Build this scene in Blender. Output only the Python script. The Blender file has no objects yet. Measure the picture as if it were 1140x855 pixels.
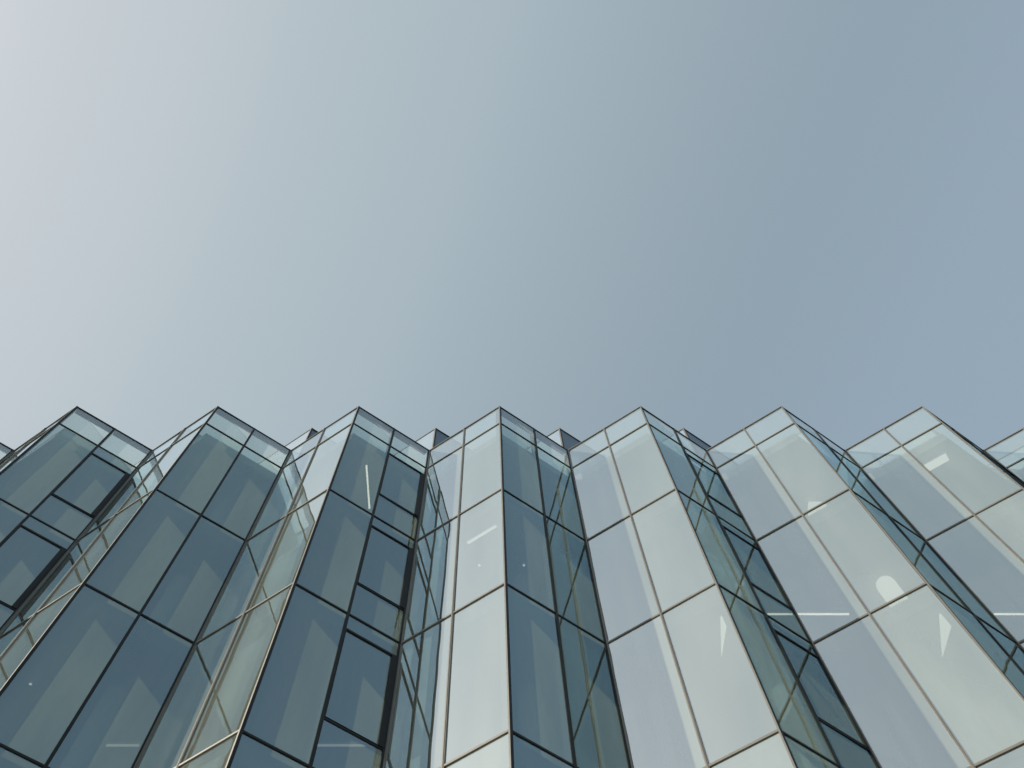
import bpy, bmesh, math, random
from mathutils import Vector, Matrix
random.seed(7)
R = math.radians
scene = bpy.context.scene
COL = scene.collection

# ------------------------------------------------------------------ measures
S = 24.3                      # metres from eye level to the parapet top
EYE = 1.6
HALF = 0.08226 * S            # half a fold, along the street
X0 = 0.01344 * S              # outer edge in the middle of the facade
YA, YI = 0.38947 * S, 0.44563 * S   # outer and inner edges of the folds
ASYM = -0.00088 * S
LV = [EYE + S * v for v in (1.0, 0.94983, 0.78546, 0.62113, 0.45587, 0.2915)]
FIRST, LAST = -5, 5           # folds built
SHOWN = (-4, 4)               # folds the photograph shows
SUN_TO = Vector((-0.1160, -0.0331, 0.0640)).normalized()   # towards the sun


# ------------------------------------------------------------------ helpers
def node(nt, kind, **kw):
    n = nt.nodes.new(kind)
    for k, v in kw.items():
        setattr(n, k, v)
    return n


def new_mat(name):
    m = bpy.data.materials.new(name)
    m.use_nodes = True
    nt = m.node_tree
    nt.nodes.clear()
    out = node(nt, 'ShaderNodeOutputMaterial')
    return m, nt, out


def mat_plain(name, col, rough=0.6, metal=0.0, spec=0.4, var=0.12, scale=3.0, bump=0.0, detail_scale=40):
    m, nt, out = new_mat(name)
    L = nt.links
    p = node(nt, 'ShaderNodeBsdfPrincipled')
    p.inputs['Roughness'].default_value = rough
    p.inputs['Metallic'].default_value = metal
    p.inputs['Specular IOR Level'].default_value = spec
    tc = node(nt, 'ShaderNodeTexCoord')
    nz = node(nt, 'ShaderNodeTexNoise')
    nz.inputs['Scale'].default_value = scale
    nz.inputs['Detail'].default_value = 6
    L.new(tc.outputs['Object'], nz.inputs['Vector'])
    mr = node(nt, 'ShaderNodeMapRange')
    mr.inputs['To Min'].default_value = 1 - var
    mr.inputs['To Max'].default_value = 1 + var
    mr.inputs['From Min'].default_value = 0.3
    mr.inputs['From Max'].default_value = 0.7
    L.new(nz.outputs['Fac'], mr.inputs['Value'])
    vm = node(nt, 'ShaderNodeVectorMath', operation='SCALE')
    vm.inputs[0].default_value = col
    L.new(mr.outputs['Result'], vm.inputs['Scale'])
    L.new(vm.outputs['Vector'], p.inputs['Base Color'])
    if bump:
        n2 = node(nt, 'ShaderNodeTexNoise')
        n2.inputs['Scale'].default_value = detail_scale
        L.new(tc.outputs['Object'], n2.inputs['Vector'])
        b = node(nt, 'ShaderNodeBump')
        b.inputs['Strength'].default_value = bump
        b.inputs['Distance'].default_value = 0.01
        L.new(n2.outputs['Fac'], b.inputs['Height'])
        L.new(b.outputs['Normal'], p.inputs['Normal'])
    L.new(p.outputs['BSDF'], out.inputs['Surface'])
    return m


def mat_glass(name, r0=0.32, power=5.0, tint=(0.78, 0.90, 0.84), haze=0.46, through=0.94,
              haze_col=(0.90, 0.98, 0.68), refl=(0.67, 0.89, 1.0), rough=0.012, wave=0.045):
    """coated facade glass: mirror coat, tinted body, faint milky film that the sun lights from either side"""
    m, nt, out = new_mat(name)
    L = nt.links
    tc = node(nt, 'ShaderNodeTexCoord')
    oi = node(nt, 'ShaderNodeObjectInfo')
    add = node(nt, 'ShaderNodeVectorMath', operation='ADD')
    L.new(tc.outputs['Object'], add.inputs[0])
    sc = node(nt, 'ShaderNodeVectorMath', operation='SCALE')
    sc.inputs[0].default_value = (37.0, 19.0, 53.0)
    L.new(oi.outputs['Random'], sc.inputs['Scale'])
    L.new(sc.outputs['Vector'], add.inputs[1])
    nz = node(nt, 'ShaderNodeTexNoise')
    nz.inputs['Scale'].default_value = 0.55
    nz.inputs['Detail'].default_value = 1.0
    L.new(add.outputs['Vector'], nz.inputs['Vector'])
    bp = node(nt, 'ShaderNodeBump')
    bp.inputs['Strength'].default_value = wave
    bp.inputs['Distance'].default_value = 0.12
    L.new(nz.outputs['Fac'], bp.inputs['Height'])
    lw = node(nt, 'ShaderNodeLayerWeight')
    lw.inputs['Blend'].default_value = 0.5
    pw = node(nt, 'ShaderNodeMath', operation='POWER')
    pw.inputs[1].default_value = power
    L.new(lw.outputs['Facing'], pw.inputs[0])
    mr = node(nt, 'ShaderNodeMapRange')
    mr.inputs['To Min'].default_value = r0
    mr.inputs['To Max'].default_value = 1.0
    L.new(pw.outputs[0], mr.inputs['Value'])
    gl = node(nt, 'ShaderNodeBsdfGlossy')
    gl.inputs['Color'].default_value = (*refl, 1)
    gl.inputs['Roughness'].default_value = rough
    L.new(bp.outputs['Normal'], gl.inputs['Normal'])
    tr = node(nt, 'ShaderNodeBsdfTransparent')
    tr.inputs['Color'].default_value = (*tint, 1)
    df = node(nt, 'ShaderNodeBsdfDiffuse')
    tl = node(nt, 'ShaderNodeBsdfTranslucent')
    # streaky dust on the film
    dz = node(nt, 'ShaderNodeTexNoise')
    dz.inputs['Scale'].default_value = 1.3
    dz.inputs['Detail'].default_value = 5.0
    st = node(nt, 'ShaderNodeVectorMath', operation='MULTIPLY')
    st.inputs[1].default_value = (1.0, 1.0, 0.22)
    L.new(add.outputs['Vector'], st.inputs[0])
    L.new(st.outputs['Vector'], dz.inputs['Vector'])
    dm = node(nt, 'ShaderNodeMapRange')
    dm.inputs['From Min'].default_value = 0.3
    dm.inputs['From Max'].default_value = 0.7
    dm.inputs['To Min'].default_value = haze * 0.80
    dm.inputs['To Max'].default_value = haze * 1.18
    L.new(dz.outputs['Fac'], dm.inputs['Value'])
    pv = node(nt, 'ShaderNodeMapRange')
    pv.inputs['To Min'].default_value = 0.86
    pv.inputs['To Max'].default_value = 1.14
    L.new(oi.outputs['Random'], pv.inputs['Value'])
    hm = node(nt, 'ShaderNodeMath', operation='MULTIPLY')
    L.new(dm.outputs['Result'], hm.inputs[0])
    L.new(pv.outputs['Result'], hm.inputs[1])
    df.inputs['Color'].default_value = (*haze_col, 1)
    tl.inputs['Color'].default_value = (*haze_col, 1)
    film = node(nt, 'ShaderNodeMixShader')
    film.inputs[0].default_value = through
    L.new(df.outputs[0], film.inputs[1])
    L.new(tl.outputs[0], film.inputs[2])
    body = node(nt, 'ShaderNodeMixShader')
    L.new(hm.outputs[0], body.inputs[0])
    L.new(tr.outputs[0], body.inputs[1])
    L.new(film.outputs[0], body.inputs[2])
    mx = node(nt, 'ShaderNodeMixShader')
    L.new(mr.outputs['Result'], mx.inputs[0])
    L.new(body.outputs[0], mx.inputs[1])
    L.new(gl.outputs[0], mx.inputs[2])
    L.new(mx.outputs[0], out.inputs['Surface'])
    return m


def mat_lamp(name, col, power):
    m, nt, out = new_mat(name)
    e = node(nt, 'ShaderNodeEmission')
    e.inputs['Color'].default_value = (*col, 1)
    e.inputs['Strength'].default_value = power
    nt.links.new(e.outputs[0], out.inputs['Surface'])
    return m


M = {
    'glass': mat_glass('coated_glass_shade_side'),
    'glass_sun': mat_glass('coated_glass_sun_side', r0=0.46, tint=(0.91, 0.98, 0.93), power=2.8, haze=0.48, through=0.50, refl=(0.80, 0.92, 1.0), haze_col=(0.91, 0.98, 0.76)),  # sun-side copy of the glass, extra brightness put into reflection and film
    'parapet': mat_glass('parapet_glass_shade_side', r0=0.30, haze=0.34, haze_col=(0.92, 0.95, 0.93), refl=(0.84, 0.94, 1.0)),
    'parapet_sun': mat_glass('parapet_glass_sun_side', r0=0.34, power=3.0, haze=0.36, through=0.5, haze_col=(0.90, 0.96, 0.91), refl=(0.80, 0.92, 1.0)),  # sun-side copy of the parapet glass, made brighter in the material
    'bronze': mat_plain('frame_metal_sun_side', (0.195, 0.183, 0.158), rough=0.42, metal=0.25, spec=0.5, var=0.10, scale=2.0),  # sunlit copy of the frame metal, light put into its colour
    'dark': mat_plain('frame_metal_shade_side', (0.018, 0.021, 0.023), rough=0.5, metal=0.0, spec=0.25, var=0.2, scale=2.0),  # shaded copy of the frame metal, shadow put into its colour
    'ceiling': mat_plain('ceiling_board', (0.07, 0.074, 0.076), rough=0.8, spec=0.2, var=0.05, scale=0.7),
    'wall': mat_plain('interior_wall', (0.08, 0.085, 0.09), rough=0.85, spec=0.2, var=0.1, scale=0.5),
    'roof': mat_plain('roof_membrane', (0.30, 0.30, 0.29), rough=0.9, spec=0.2, var=0.15, scale=0.6),
    'stone': mat_plain('side_stone', (0.30, 0.29, 0.27), rough=0.8, spec=0.3, var=0.1, scale=0.8, bump=0.2),
    'paving': mat_plain('paving_stone', (0.22, 0.215, 0.205), rough=0.85, spec=0.3, var=0.18, scale=0.25, bump=0.3),
    'asphalt': mat_plain('asphalt', (0.05, 0.05, 0.052), rough=0.9, spec=0.3, var=0.2, scale=0.8, bump=0.4),
    'white': mat_plain('white_paint', (0.74, 0.74, 0.70), rough=0.45, spec=0.4, var=0.04),
    'cladding': mat_plain('cladding_shade_side', (0.13, 0.20, 0.27), rough=0.35, spec=0.5, var=0.05),
    'cladding_sun': mat_plain('cladding_sun_side', (0.29, 0.37, 0.46), rough=0.4, spec=0.5, var=0.05),  # sunlit copy of the cladding, light put into its colour
    'column': mat_plain('column_plaster', (0.34, 0.35, 0.34), rough=0.8, spec=0.2, var=0.05),
    'body': mat_plain('mullion_body', (0.035, 0.037, 0.036), rough=0.6, spec=0.2, var=0.1),
    'lamp': mat_lamp('lamp_glow', (1.0, 0.92, 0.78), 1.6),
    'dim': mat_lamp('dim_glow', (1.0, 0.96, 0.88), 0.35),
    'added_glow': mat_lamp('added_white_glow', (1.0, 0.98, 0.88), 0.66),  # glow added to white things and sun patches that are no lamps
    'panel': mat_lamp('panel_glow', (1.0, 0.97, 0.88), 0.9),
}


def link_bm(name, bm, mat, parent=None, second=None):
    me = bpy.data.meshes.new(name)
    bm.normal_update()
    bm.to_mesh(me)
    bm.free()
    me.materials.append(mat)
    if second is not None:
        me.materials.append(second)
    o = bpy.data.objects.new(name, me)
    COL.objects.link(o)
    if parent is not None:
        o.parent = parent
    return o


def empty(name, loc=(0, 0, 0)):
    o = bpy.data.objects.new(name, None)
    o.empty_display_size = 0.2
    o.location = loc
    COL.objects.link(o)
    return o


def tag(o, label=None, cat=None, group=None, kind=None):
    if label: o['label'] = label
    if cat: o['category'] = cat
    if group: o['group'] = group
    if kind: o['kind'] = kind
    return o


def hexa(bm, pts, mi=0):
    """eight points, bottom four then top four"""
    v = [bm.verts.new(p) for p in pts]
    for f in ((3, 2, 1, 0), (4, 5, 6, 7), (0, 1, 5, 4), (1, 2, 6, 5), (2, 3, 7, 6), (3, 0, 4, 7)):
        bm.faces.new([v[i] for i in f]).material_index = mi


def cube(bm, x0, x1, y0, y1, z0, z1):
    hexa(bm, [(x0, y0, z0), (x1, y0, z0), (x1, y1, z0), (x0, y1, z0),
              (x0, y0, z1), (x1, y0, z1), (x1, y1, z1), (x0, y1, z1)])


class Face:
    """a flat side of a fold, from plan point a to plan point b, seen from the street"""

    def __init__(self, a, b):
        self.a, self.b = Vector((a[0], a[1], 0)), Vector((b[0], b[1], 0))
        self.u = (self.b - self.a).normalized()
        self.len = (self.b - self.a).length
        self.n = Vector((self.u.y, -self.u.x, 0))     # outward, towards the street

    def pt(self, u, w, z):
        p = self.a + self.u * u + self.n * w
        return (p.x, p.y, z)

    def box(self, bm, u0, u1, z0, z1, w0, w1, mi=0):
        hexa(bm, [self.pt(u0, w1, z0), self.pt(u1, w1, z0), self.pt(u1, w0, z0), self.pt(u0, w0, z0),
                  self.pt(u0, w1, z1), self.pt(u1, w1, z1), self.pt(u1, w0, z1), self.pt(u0, w0, z1)], mi)

    def sheet(self, bm, u0, u1, z0, z1, w):
        # every pane is set in its frame a hair out of true, as real panes are
        j = lambda: random.uniform(-0.0035, 0.0035)
        bm.faces.new([bm.verts.new(self.pt(u0, w + j(), z0)), bm.verts.new(self.pt(u1, w + j(), z0)),
                      bm.verts.new(self.pt(u1, w + j(), z1)), bm.verts.new(self.pt(u0, w + j(), z1))])


def outer(k):
    return (X0 + 2 * k * HALF, YA)


def inner(k):                 # the inner edge to the right of outer edge k
    return (X0 + (2 * k + 1) * HALF + ASYM, YI)


# ------------------------------------------------------------------ the building
building = tag(empty('glass_building', (X0, YA, 0.15)),
               'tall office building with a zigzag folded glass curtain wall in bronze framing', 'building')
BASE = Vector((X0, YA, 0.15))
building_parts = []


def part(name, bm, mat, parent=None, second=None):
    """geometry is given in world places; the building's Empty stands at its foot"""
    p = parent if parent is not None else building
    bmesh.ops.translate(bm, verts=bm.verts, vec=-BASE)
    return link_bm(name, bm, mat, p, second)


CAP, DEEP = 0.012, 0.20        # how far a mullion stands outside and inside the glass
TW = 0.043                     # width of transoms


def build_face(f, lit, vent, shown, heavy=0.115, deep=0.06):
    fm = M['bronze'] if lit else M['dark']  # one metal in two tones, sunlit and shaded sides coloured apart
    gm, gp = (M['glass_sun'], M['parapet_sun']) if lit else (M['glass'], M['parapet'])  # sunlit sides take the brightened copies of the glass
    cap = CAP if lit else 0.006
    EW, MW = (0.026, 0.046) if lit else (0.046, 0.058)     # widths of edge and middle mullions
    e = 0.0 if lit else 0.003                  # the two sides never share a plane
    bm = bmesh.new()
    top, foot = LV[0] - e, 0.16 + e
    mid = f.len / 2
    cols = [(EW, mid - MW / 2), (mid + MW / 2, f.len - EW)]
    # uprights: one at each edge and one in the middle; slim caps outside, deep bodies inside
    f.box(bm, -0.003, EW, foot, top, -0.022 - e, cap)
    f.box(bm, f.len - EW, f.len + 0.003, foot, top, -0.022 - e, cap)
    f.box(bm, mid - MW / 2, mid + MW / 2, foot, top, -0.022, cap)
    if lit:
        f.box(bm, mid - 0.008, mid + 0.008, foot, top - 0.004, cap, cap + 0.010)
    t2 = top - 0.012
    f.box(bm, 0.003, 0.026, foot, t2, -deep, -0.026, 1)
    f.box(bm, f.len - EW + 0.004, f.len - 0.003, foot, t2, -0.05, -0.026, 1)
    f.box(bm, mid - 0.014, mid + 0.014, foot, t2, -deep, -0.026, 1)
    levels = LV[1:] + [4.7]
    for c0, c1 in cols:
        f.box(bm, c0, c1, top - 0.035, top - 0.002, -0.022, cap - 0.003)          # coping rail
        f.box(bm, c0 - 0.003, c1 + 0.003, top - 0.050, top - 0.014, -max(0.06, deep), -0.024, 1)
        for z in levels:
            f.box(bm, c0, c1, z - TW / 2 - e, z + TW / 2 - e, -0.022, cap - 0.004)
            f.box(bm, c0 - 0.003, c1 + 0.003, z - TW / 2 + 0.004 - e, z + TW / 2 - 0.004 - e, -0.032, -0.026, 1)
        f.box(bm, c0, c1, foot, foot + 0.10, -0.10, cap - 0.004)
    vents = []
    if vent:
        c0, c1 = cols[1]
        for i in range(1, 5):
            zs, zv = LV[i] - 0.47, LV[i + 1] + 1.10
            for z in (zs, zv):
                f.box(bm, c0, c1, z - 0.024, z + 0.024, -0.09, cap - 0.005)
            vents.append((zv + 0.024, zs - 0.024))
    frame = part('facade_frame', bm, fm, None, M['body'])
    # glass
    def pane(name, u0, u1, z0, z1, mat):
        b = bmesh.new()
        f.sheet(b, u0 - 0.006, u1 + 0.006, z0 - 0.01, z1 + 0.01, -0.015)
        return part(name, b, mat, frame)
    if shown:
        for ci, (c0, c1) in enumerate(cols):
            pane('parapet_pane', c0, c1, LV[1] + TW / 2, top - 0.045, gp)
            for i in range(1, 5):
                zt, zb = LV[i] - TW / 2, LV[i + 1] + TW / 2
                if vent and ci == 1:
                    v0, v1 = vents[i - 1]
                    pane('spandrel_pane', c0, c1, v1 + 0.048, zt, gm)
                    pane('window_pane', c0, c1, zb, v0 - 0.048, gm)
                    # opening light with a heavier sash
                    b = bmesh.new()
                    s = 0.012
                    f.box(b, c0 + 0.002, c0 + s, v0 + 0.002, v1 - 0.002, -0.07, cap + 0.004)
                    f.box(b, c1 - heavy, c1 - 0.002, v0 + 0.002, v1 - 0.002, -0.07, cap + 0.012)
                    f.box(b, c0 + s, c1 - heavy, v0 + 0.002, v0 + s, -0.07, cap + 0.002)
                    f.box(b, c0 + s, c1 - heavy, v1 - s, v1 - 0.002, -0.07, cap + 0.002)
                    part('vent_sash', b, M['dark'], frame)
                    pane('vent_pane', c0 + s, c1 - heavy, v0 + s, v1 - s, gm)
                else:
                    pane('window_pane', c0, c1, zb, zt, gm)
        low_top = LV[5] - TW / 2
    else:
        low_top = top - 0.045
    b = bmesh.new()
    for c0, c1 in cols:
        f.sheet(b, c0 - 0.006, c1 + 0.006, foot + 0.09, low_top, -0.015)
    tag(part('lower_glazing', b, gm, frame), kind='stuff')


for k in range(FIRST, LAST + 1):
    shown = SHOWN[0] <= k <= SHOWN[1]
    # side facing left (from the inner edge on its left to its outer edge), then the side facing right
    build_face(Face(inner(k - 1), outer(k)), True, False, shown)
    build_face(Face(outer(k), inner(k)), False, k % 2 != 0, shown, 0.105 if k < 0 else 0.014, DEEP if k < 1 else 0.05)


def zigzag(dy, trim=0.0):
    pts = []
    for k in range(FIRST, LAST + 1):
        i, o = inner(k - 1), outer(k)
        pts += [(i[0], i[1] + dy), (o[0], o[1] + dy)]
    i = inner(LAST)
    pts.append((i[0], i[1] + dy))
    return pts


DEPTH = YI + 15.0
BACK = YI + 9.0


def slab(name, z0, z1, dy, back, mat):
    z = zigzag(dy)
    pts = z + [(z[-1][0] - 0.02, back), (z[0][0] + 0.02, back)]
    bm = bmesh.new()
    lo = [bm.verts.new((x, y, z0)) for x, y in pts]
    hi = [bm.verts.new((x, y, z1)) for x, y in pts]
    bm.faces.new(lo[::-1])
    bm.faces.new(hi)
    n = len(pts)
    for i in range(n):
        j = (i + 1) % n
        bm.faces.new((lo[i], lo[j], hi[j], hi[i]))
    return part(name, bm, mat)


slab('roof_deck', LV[1] - 0.42, LV[1] - 0.03, 0.30, DEPTH, M['roof'])
for z in LV[2:] + [4.7]:
    slab('floor_slab', z - 0.42, z + 0.02, 0.16, BACK, M['ceiling'])
zz = zigzag(0)
for k in range(-4, 5, 2):
    b = bmesh.new()
    cx_, cy_ = outer(k)[0] + 0.5, YI + 0.9
    n = 24
    lo = [b.verts.new((cx_ + 0.26 * math.cos(2 * math.pi * i / n), cy_ + 0.26 * math.sin(2 * math.pi * i / n), 0.16)) for i in range(n)]
    hi = [b.verts.new((v.co.x, v.co.y, LV[1] - 0.425)) for v in lo]
    for i in range(n):
        j = (i + 1) % n
        b.faces.new((lo[i], lo[j], hi[j], hi[i]))
    part('column', b, M['column'])
b = bmesh.new(); cube(b, zz[0][0], zz[-1][0], BACK + 0.01, DEPTH, 0.15, LV[1] - 0.43); part('core_wall', b, M['wall'])
for x0, x1 in ((zz[0][0] - 0.45, zz[0][0] - 0.05), (zz[-1][0] + 0.05, zz[-1][0] + 0.45)):
    b = bmesh.new(); cube(b, x0, x1, YI - 0.2, DEPTH + 0.02, 0.15, LV[0] + 0.05); part('end_wall', b, M['stone'])

# set-back top floor, folded at the same pitch half a fold over
YP, ZP = 0.4706 * S, EYE + 1.1280 * S
DP = YI - YA
for k in range(FIRST, LAST):
    xc = inner(k)[0]
    l0, o0, r0 = (xc - HALF, YP + DP), (xc, YP), (xc + HALF, YP + DP)
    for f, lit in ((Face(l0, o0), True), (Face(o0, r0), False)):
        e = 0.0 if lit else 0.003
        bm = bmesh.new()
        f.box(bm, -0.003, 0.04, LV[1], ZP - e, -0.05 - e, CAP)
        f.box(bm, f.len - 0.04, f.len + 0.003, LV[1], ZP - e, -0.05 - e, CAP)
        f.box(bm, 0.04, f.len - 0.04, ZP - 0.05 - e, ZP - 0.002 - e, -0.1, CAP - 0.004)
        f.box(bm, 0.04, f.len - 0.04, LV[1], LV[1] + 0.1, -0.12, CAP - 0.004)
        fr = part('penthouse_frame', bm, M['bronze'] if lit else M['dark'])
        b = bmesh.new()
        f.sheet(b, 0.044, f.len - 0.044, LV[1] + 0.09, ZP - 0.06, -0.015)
        part('penthouse_panel', b, M['cladding_sun'] if lit else M['cladding'], fr)  # one cladding in two tones, sun and shadow put into the colour
b = bmesh.new(); cube(b, zz[0][0] + 1.5, zz[-1][0] - 1.5, YP + DP + 0.25, DEPTH - 0.3, LV[1] - 0.03, ZP - 0.12); part('penthouse_wall', b, M['wall'])


def lathe(bm, prof, seg=28):
    rings = []
    for r, z in prof:
        rings.append([bm.verts.new((r * math.cos(2 * math.pi * i / seg), r * math.sin(2 * math.pi * i / seg), z)) for i in range(seg)])
    for a, b in zip(rings, rings[1:]):
        for i in range(seg):
            j = (i + 1) % seg
            bm.faces.new((a[i], a[j], b[j], b[i]))
    bm.faces.new(rings[0][::-1])
    bm.faces.new(rings[-1])


# ------------------------------------------------------------------ things behind the glass
def bar_light(p0, p1, z, width, label, group=None, glow='lamp'):
    p0, p1 = Vector((p0[0] * S, p0[1] * S, 0)), Vector((p1[0] * S, p1[1] * S, 0))
    c = (p0 + p1) / 2
    d = p1 - p0
    t = empty('ceiling_light', (c.x, c.y, z))
    t.rotation_euler = (0, 0, math.atan2(d.y, d.x))
    tag(t, label, 'ceiling light', group)
    L_, w = d.length / 2, width / 2
    bm = bmesh.new(); cube(bm, -L_, L_, -w, w, 0.0, 0.06); link_bm('housing', bm, M['white'], t)
    bm = bmesh.new(); cube(bm, -L_ + 0.02, L_ - 0.02, -w + 0.012, w - 0.012, -0.02, -0.002); link_bm('diffuser', bm, M[glow], t)
    return t


C1, C2, C3 = LV[1] - 0.50, LV[2] - 0.50, LV[3] - 0.50
bar_light((-0.1353, 0.4316), (-0.1343, 0.487), C1, 0.065, 'thin lit strip light upright behind a dark pane of the top floor', 'strip lights behind the glass')
bar_light((0.271, 0.515), (0.352, 0.515), C2, 0.065, 'level white strip light behind the wide pale panes right of centre', 'strip lights behind the glass')
bar_light((0.4915, 0.515), (0.575, 0.515), C2, 0.065, 'level white strip light cut by the right edge of the picture', 'strip lights behind the glass')
bar_light((-0.325, 0.5285), (-0.282, 0.5285), C3, 0.065, 'faint strip light low behind the dark glass at the far left', 'strip lights behind the glass', 'dim')
bar_light((-0.1415, 0.5285), (-0.098, 0.5285), C3, 0.065, 'faint strip light low behind the dark glass left of the middle', 'strip lights behind the glass', 'dim')
bar_light((-0.020, 0.437), (0.008, 0.418), C2, 0.08, 'slanting strip light behind the middle pale pane', 'strip lights behind the glass', 'panel')
bar_light((0.486, 0.437), (0.509, 0.4215), C1, 0.26, 'short broad lit ceiling panel at the top right', None, 'panel')

def downlight(X, d, z, label):
    t = tag(empty('downlight', (X * S, d * S, z)), label, 'ceiling light', 'small round downlights')
    bm = bmesh.new(); lathe(bm, [(0.030, -0.03), (0.045, -0.03), (0.045, 0.07)], 20); link_bm('housing', bm, M['white'], t)
    bm = bmesh.new(); lathe(bm, [(0.028, -0.034), (0.028, -0.031)], 20); link_bm('diffuser', bm, M['panel'], t)


downlight(0.0340, 0.4600, C2, 'small round downlight behind the dark pane just right of the middle edge')
downlight(-0.0085, 0.4600, C2, 'small round downlight behind the pale pane just left of the middle edge')
downlight(-0.3600, 0.4680, C3, 'small round downlight low behind a dark pane at the far left')


# white cylinder by the glass and small box a storey up, glow added
t = tag(empty('glowing_cylinder', (0.3290 * S, 0.4150 * S, LV[3] + 0.02)), 'white round-topped cylinder with added glow standing behind the glass', 'cylinder')
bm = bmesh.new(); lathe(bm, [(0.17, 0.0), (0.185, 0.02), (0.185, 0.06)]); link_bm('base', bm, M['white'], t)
bm = bmesh.new(); lathe(bm, [(0.17, 0.062), (0.19, 0.08), (0.194, 0.86), (0.18, 0.93), (0.14, 0.99), (0.08, 1.025), (0.01, 1.035)]); link_bm('glowing_body', bm, M['added_glow'], t)
t = tag(empty('glowing_box', (0.3205 * S, 0.4200 * S, LV[2] + 0.02)), 'small white box with added glow on the top floor behind the glass', 'lamp')
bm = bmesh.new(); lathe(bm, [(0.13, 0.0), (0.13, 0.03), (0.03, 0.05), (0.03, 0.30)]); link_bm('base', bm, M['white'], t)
bm = bmesh.new(); hexa(bm, [(-.20, -.15, .302), (.20, -.15, .302), (.20, .15, .302), (-.20, .15, .302), (-.15, -.11, .54), (.15, -.11, .54), (.15, .11, .54), (-.15, .11, .54)]); link_bm('glowing_body', bm, M['added_glow'], t)


def sun_sliver(k, label, pts):
    """thin glowing sheet added as a three-cornered sun patch, parallel to a left-facing side; pts are (share of the side from its inner edge, height)"""
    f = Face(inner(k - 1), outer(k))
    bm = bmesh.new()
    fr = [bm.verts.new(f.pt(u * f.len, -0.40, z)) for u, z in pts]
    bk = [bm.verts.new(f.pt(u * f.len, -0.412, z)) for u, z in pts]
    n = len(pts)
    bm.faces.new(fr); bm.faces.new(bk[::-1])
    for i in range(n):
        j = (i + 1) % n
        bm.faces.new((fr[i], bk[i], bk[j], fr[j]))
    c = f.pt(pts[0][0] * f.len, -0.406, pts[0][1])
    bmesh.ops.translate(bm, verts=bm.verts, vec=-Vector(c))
    o = link_bm('sun_patch_sheet', bm, M['added_glow'])  # emissive sheet standing for a sliver of sunlight
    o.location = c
    tag(o, label, 'sun patch', 'glowing sheets standing for sun patches')


sun_sliver(1, 'slim three-cornered sun patch as a glowing sheet behind the pale pane right of the middle', [(0.9089, 16.39), (0.9117, 15.951), (0.7927, 15.266)])
sun_sliver(2, 'wider three-cornered sun patch as a glowing sheet behind the pale pane below the round-topped cylinder', [(0.9502, 16.35), (0.9534, 15.868), (0.7599, 15.295)])

# ------------------------------------------------------------------ ground
def sheet(name, x0, x1, y0, y1, z, mat):
    bm = bmesh.new()
    bm.faces.new([bm.verts.new(p) for p in ((x0, y0, z), (x1, y0, z), (x1, y1, z), (x0, y1, z))])
    return tag(link_bm(name, bm, mat), kind='structure')


sheet('ground', -3000, 3000, -3000, 3000, 0, M['asphalt'])
b = bmesh.new(); cube(b, -60, 60, -4.0, 60, -0.05, 0.14); tag(link_bm('pavement', b, M['paving']), kind='structure')

# ------------------------------------------------------------------ camera
cam = bpy.data.cameras.new('camera')
co = bpy.data.objects.new('camera', cam)
COL.objects.link(co)
co.location = (0, 0, EYE)
co.rotation_euler = (math.pi - 0.34547, 0, 0)
cam.sensor_width = 36
cam.lens = 1022.46 / 1140 * 36
cam.shift_x = 26.5 / 1140
cam.shift_y = -1.95 / 1140
cam.clip_end = 10000
scene.camera = co

# ------------------------------------------------------------------ light
sun = bpy.data.lights.new('sun', 'SUN')
sun.energy = 5.0
sun.angle = R(0.55)
sun.color = (1.0, 0.93, 0.80)
so = bpy.data.objects.new('sun', sun)
COL.objects.link(so)
so.rotation_euler = SUN_TO.to_track_quat('Z', 'Y').to_euler()

w = bpy.data.worlds.new('World')
scene.world = w
w.use_nodes = True
nt = w.node_tree
nt.nodes.clear()
L = nt.links
out = node(nt, 'ShaderNodeOutputWorld')
bg = node(nt, 'ShaderNodeBackground')
bg.inputs['Strength'].default_value = 0.1
sky = node(nt, 'ShaderNodeTexSky', sky_type='NISHITA')
sky.sun_disc = False
sky.sun_elevation = math.asin(SUN_TO.z)
sky.sun_rotation = math.atan2(SUN_TO.x, SUN_TO.y)
sky.dust_density = 4.0
sky.air_density = 1.0
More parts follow.
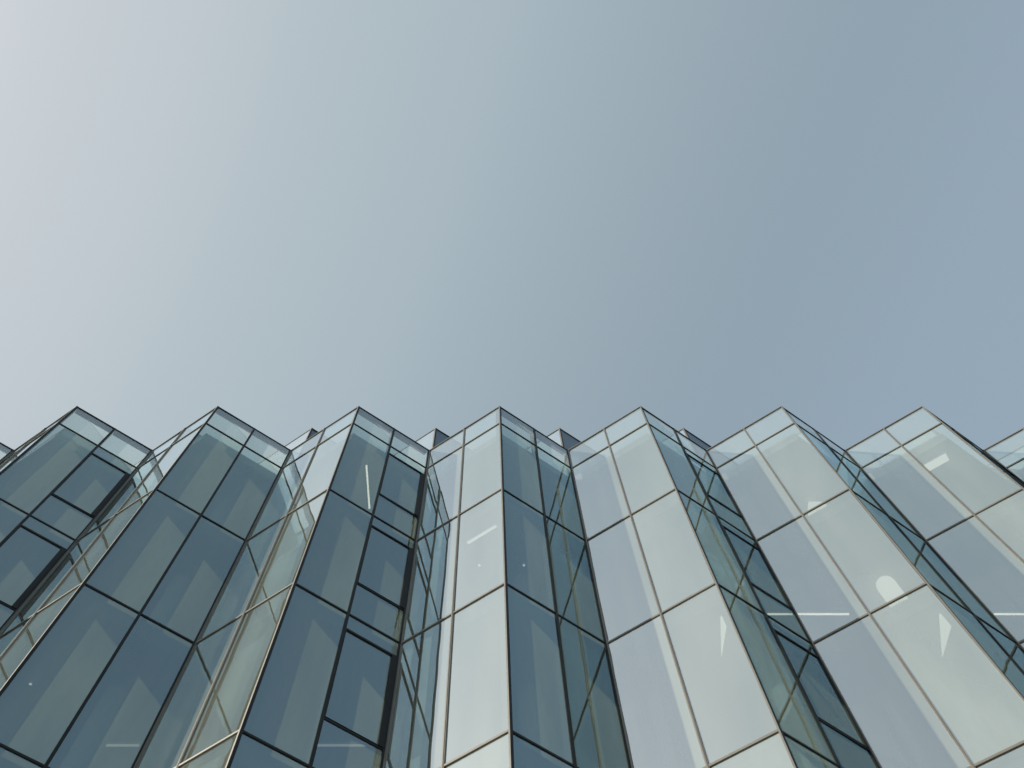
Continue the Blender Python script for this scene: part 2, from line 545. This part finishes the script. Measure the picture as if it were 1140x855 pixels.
# hazy air: brighter and whiter towards the sun
tc = node(nt, 'ShaderNodeTexCoord')
nrm = node(nt, 'ShaderNodeVectorMath', operation='NORMALIZE')
L.new(tc.outputs['Generated'], nrm.inputs[0])
dot = node(nt, 'ShaderNodeVectorMath', operation='DOT_PRODUCT')
dot.inputs[1].default_value = SUN_TO
L.new(nrm.outputs['Vector'], dot.inputs[0])
mr = node(nt, 'ShaderNodeMapRange')
mr.inputs['From Min'].default_value = -1
mr.inputs['From Max'].default_value = 1
L.new(dot.outputs['Value'], mr.inputs['Value'])
ramp = node(nt, 'ShaderNodeValToRGB')
L.new(mr.outputs['Result'], ramp.inputs['Fac'])
cr = ramp.color_ramp
cr.interpolation = 'CARDINAL'
def lin(c): return tuple(((v / 255 + 0.055) / 1.055) ** 2.4 for v in c)
stops = [(-1.0, (152, 170, 184)), (-0.3, (155, 174, 190)), (-0.05, (154, 173, 188)), (0.18, (152, 170, 182)), (0.43, (171, 187, 196)),
         (0.64, (189, 201, 207)), (0.81, (211, 217, 221)), (0.93, (238, 239, 240)), (1.0, (252, 251, 249))]
cr.elements[0].position, cr.elements[0].color = 0.0, (*lin(stops[0][1]), 1)
cr.elements[1].position, cr.elements[1].color = 1.0, (*lin(stops[-1][1]), 1)
for d, c in stops[1:-1]:
    el = cr.elements.new((d + 1) / 2)
    el.color = (*lin(c), 1)
mix = node(nt, 'ShaderNodeMix', data_type='RGBA')
mix.inputs[0].default_value = 0.90
ten = node(nt, 'ShaderNodeVectorMath', operation='SCALE')
ten.inputs['Scale'].default_value = 10.0
L.new(ramp.outputs['Color'], ten.inputs[0])
L.new(sky.outputs['Color'], mix.inputs[6])
L.new(ten.outputs['Vector'], mix.inputs[7])
L.new(mix.outputs[2], bg.inputs['Color'])
L.new(bg.outputs[0], out.inputs['Surface'])

# ------------------------------------------------------------------ render settings
scene.render.engine = 'CYCLES'
scene.view_settings.view_transform = 'Standard'
scene.view_settings.look = 'None'
scene.view_settings.exposure = 0
scene.cycles.use_denoising = True
scene.cycles.max_bounces = 14
scene.cycles.transparent_max_bounces = 24
scene.cycles.glossy_bounces = 8
scene.cycles.diffuse_bounces = 4
scene.cycles.transmission_bounces = 8
scene.cycles.caustics_reflective = True
scene.cycles.sample_clamp_indirect = 4.0
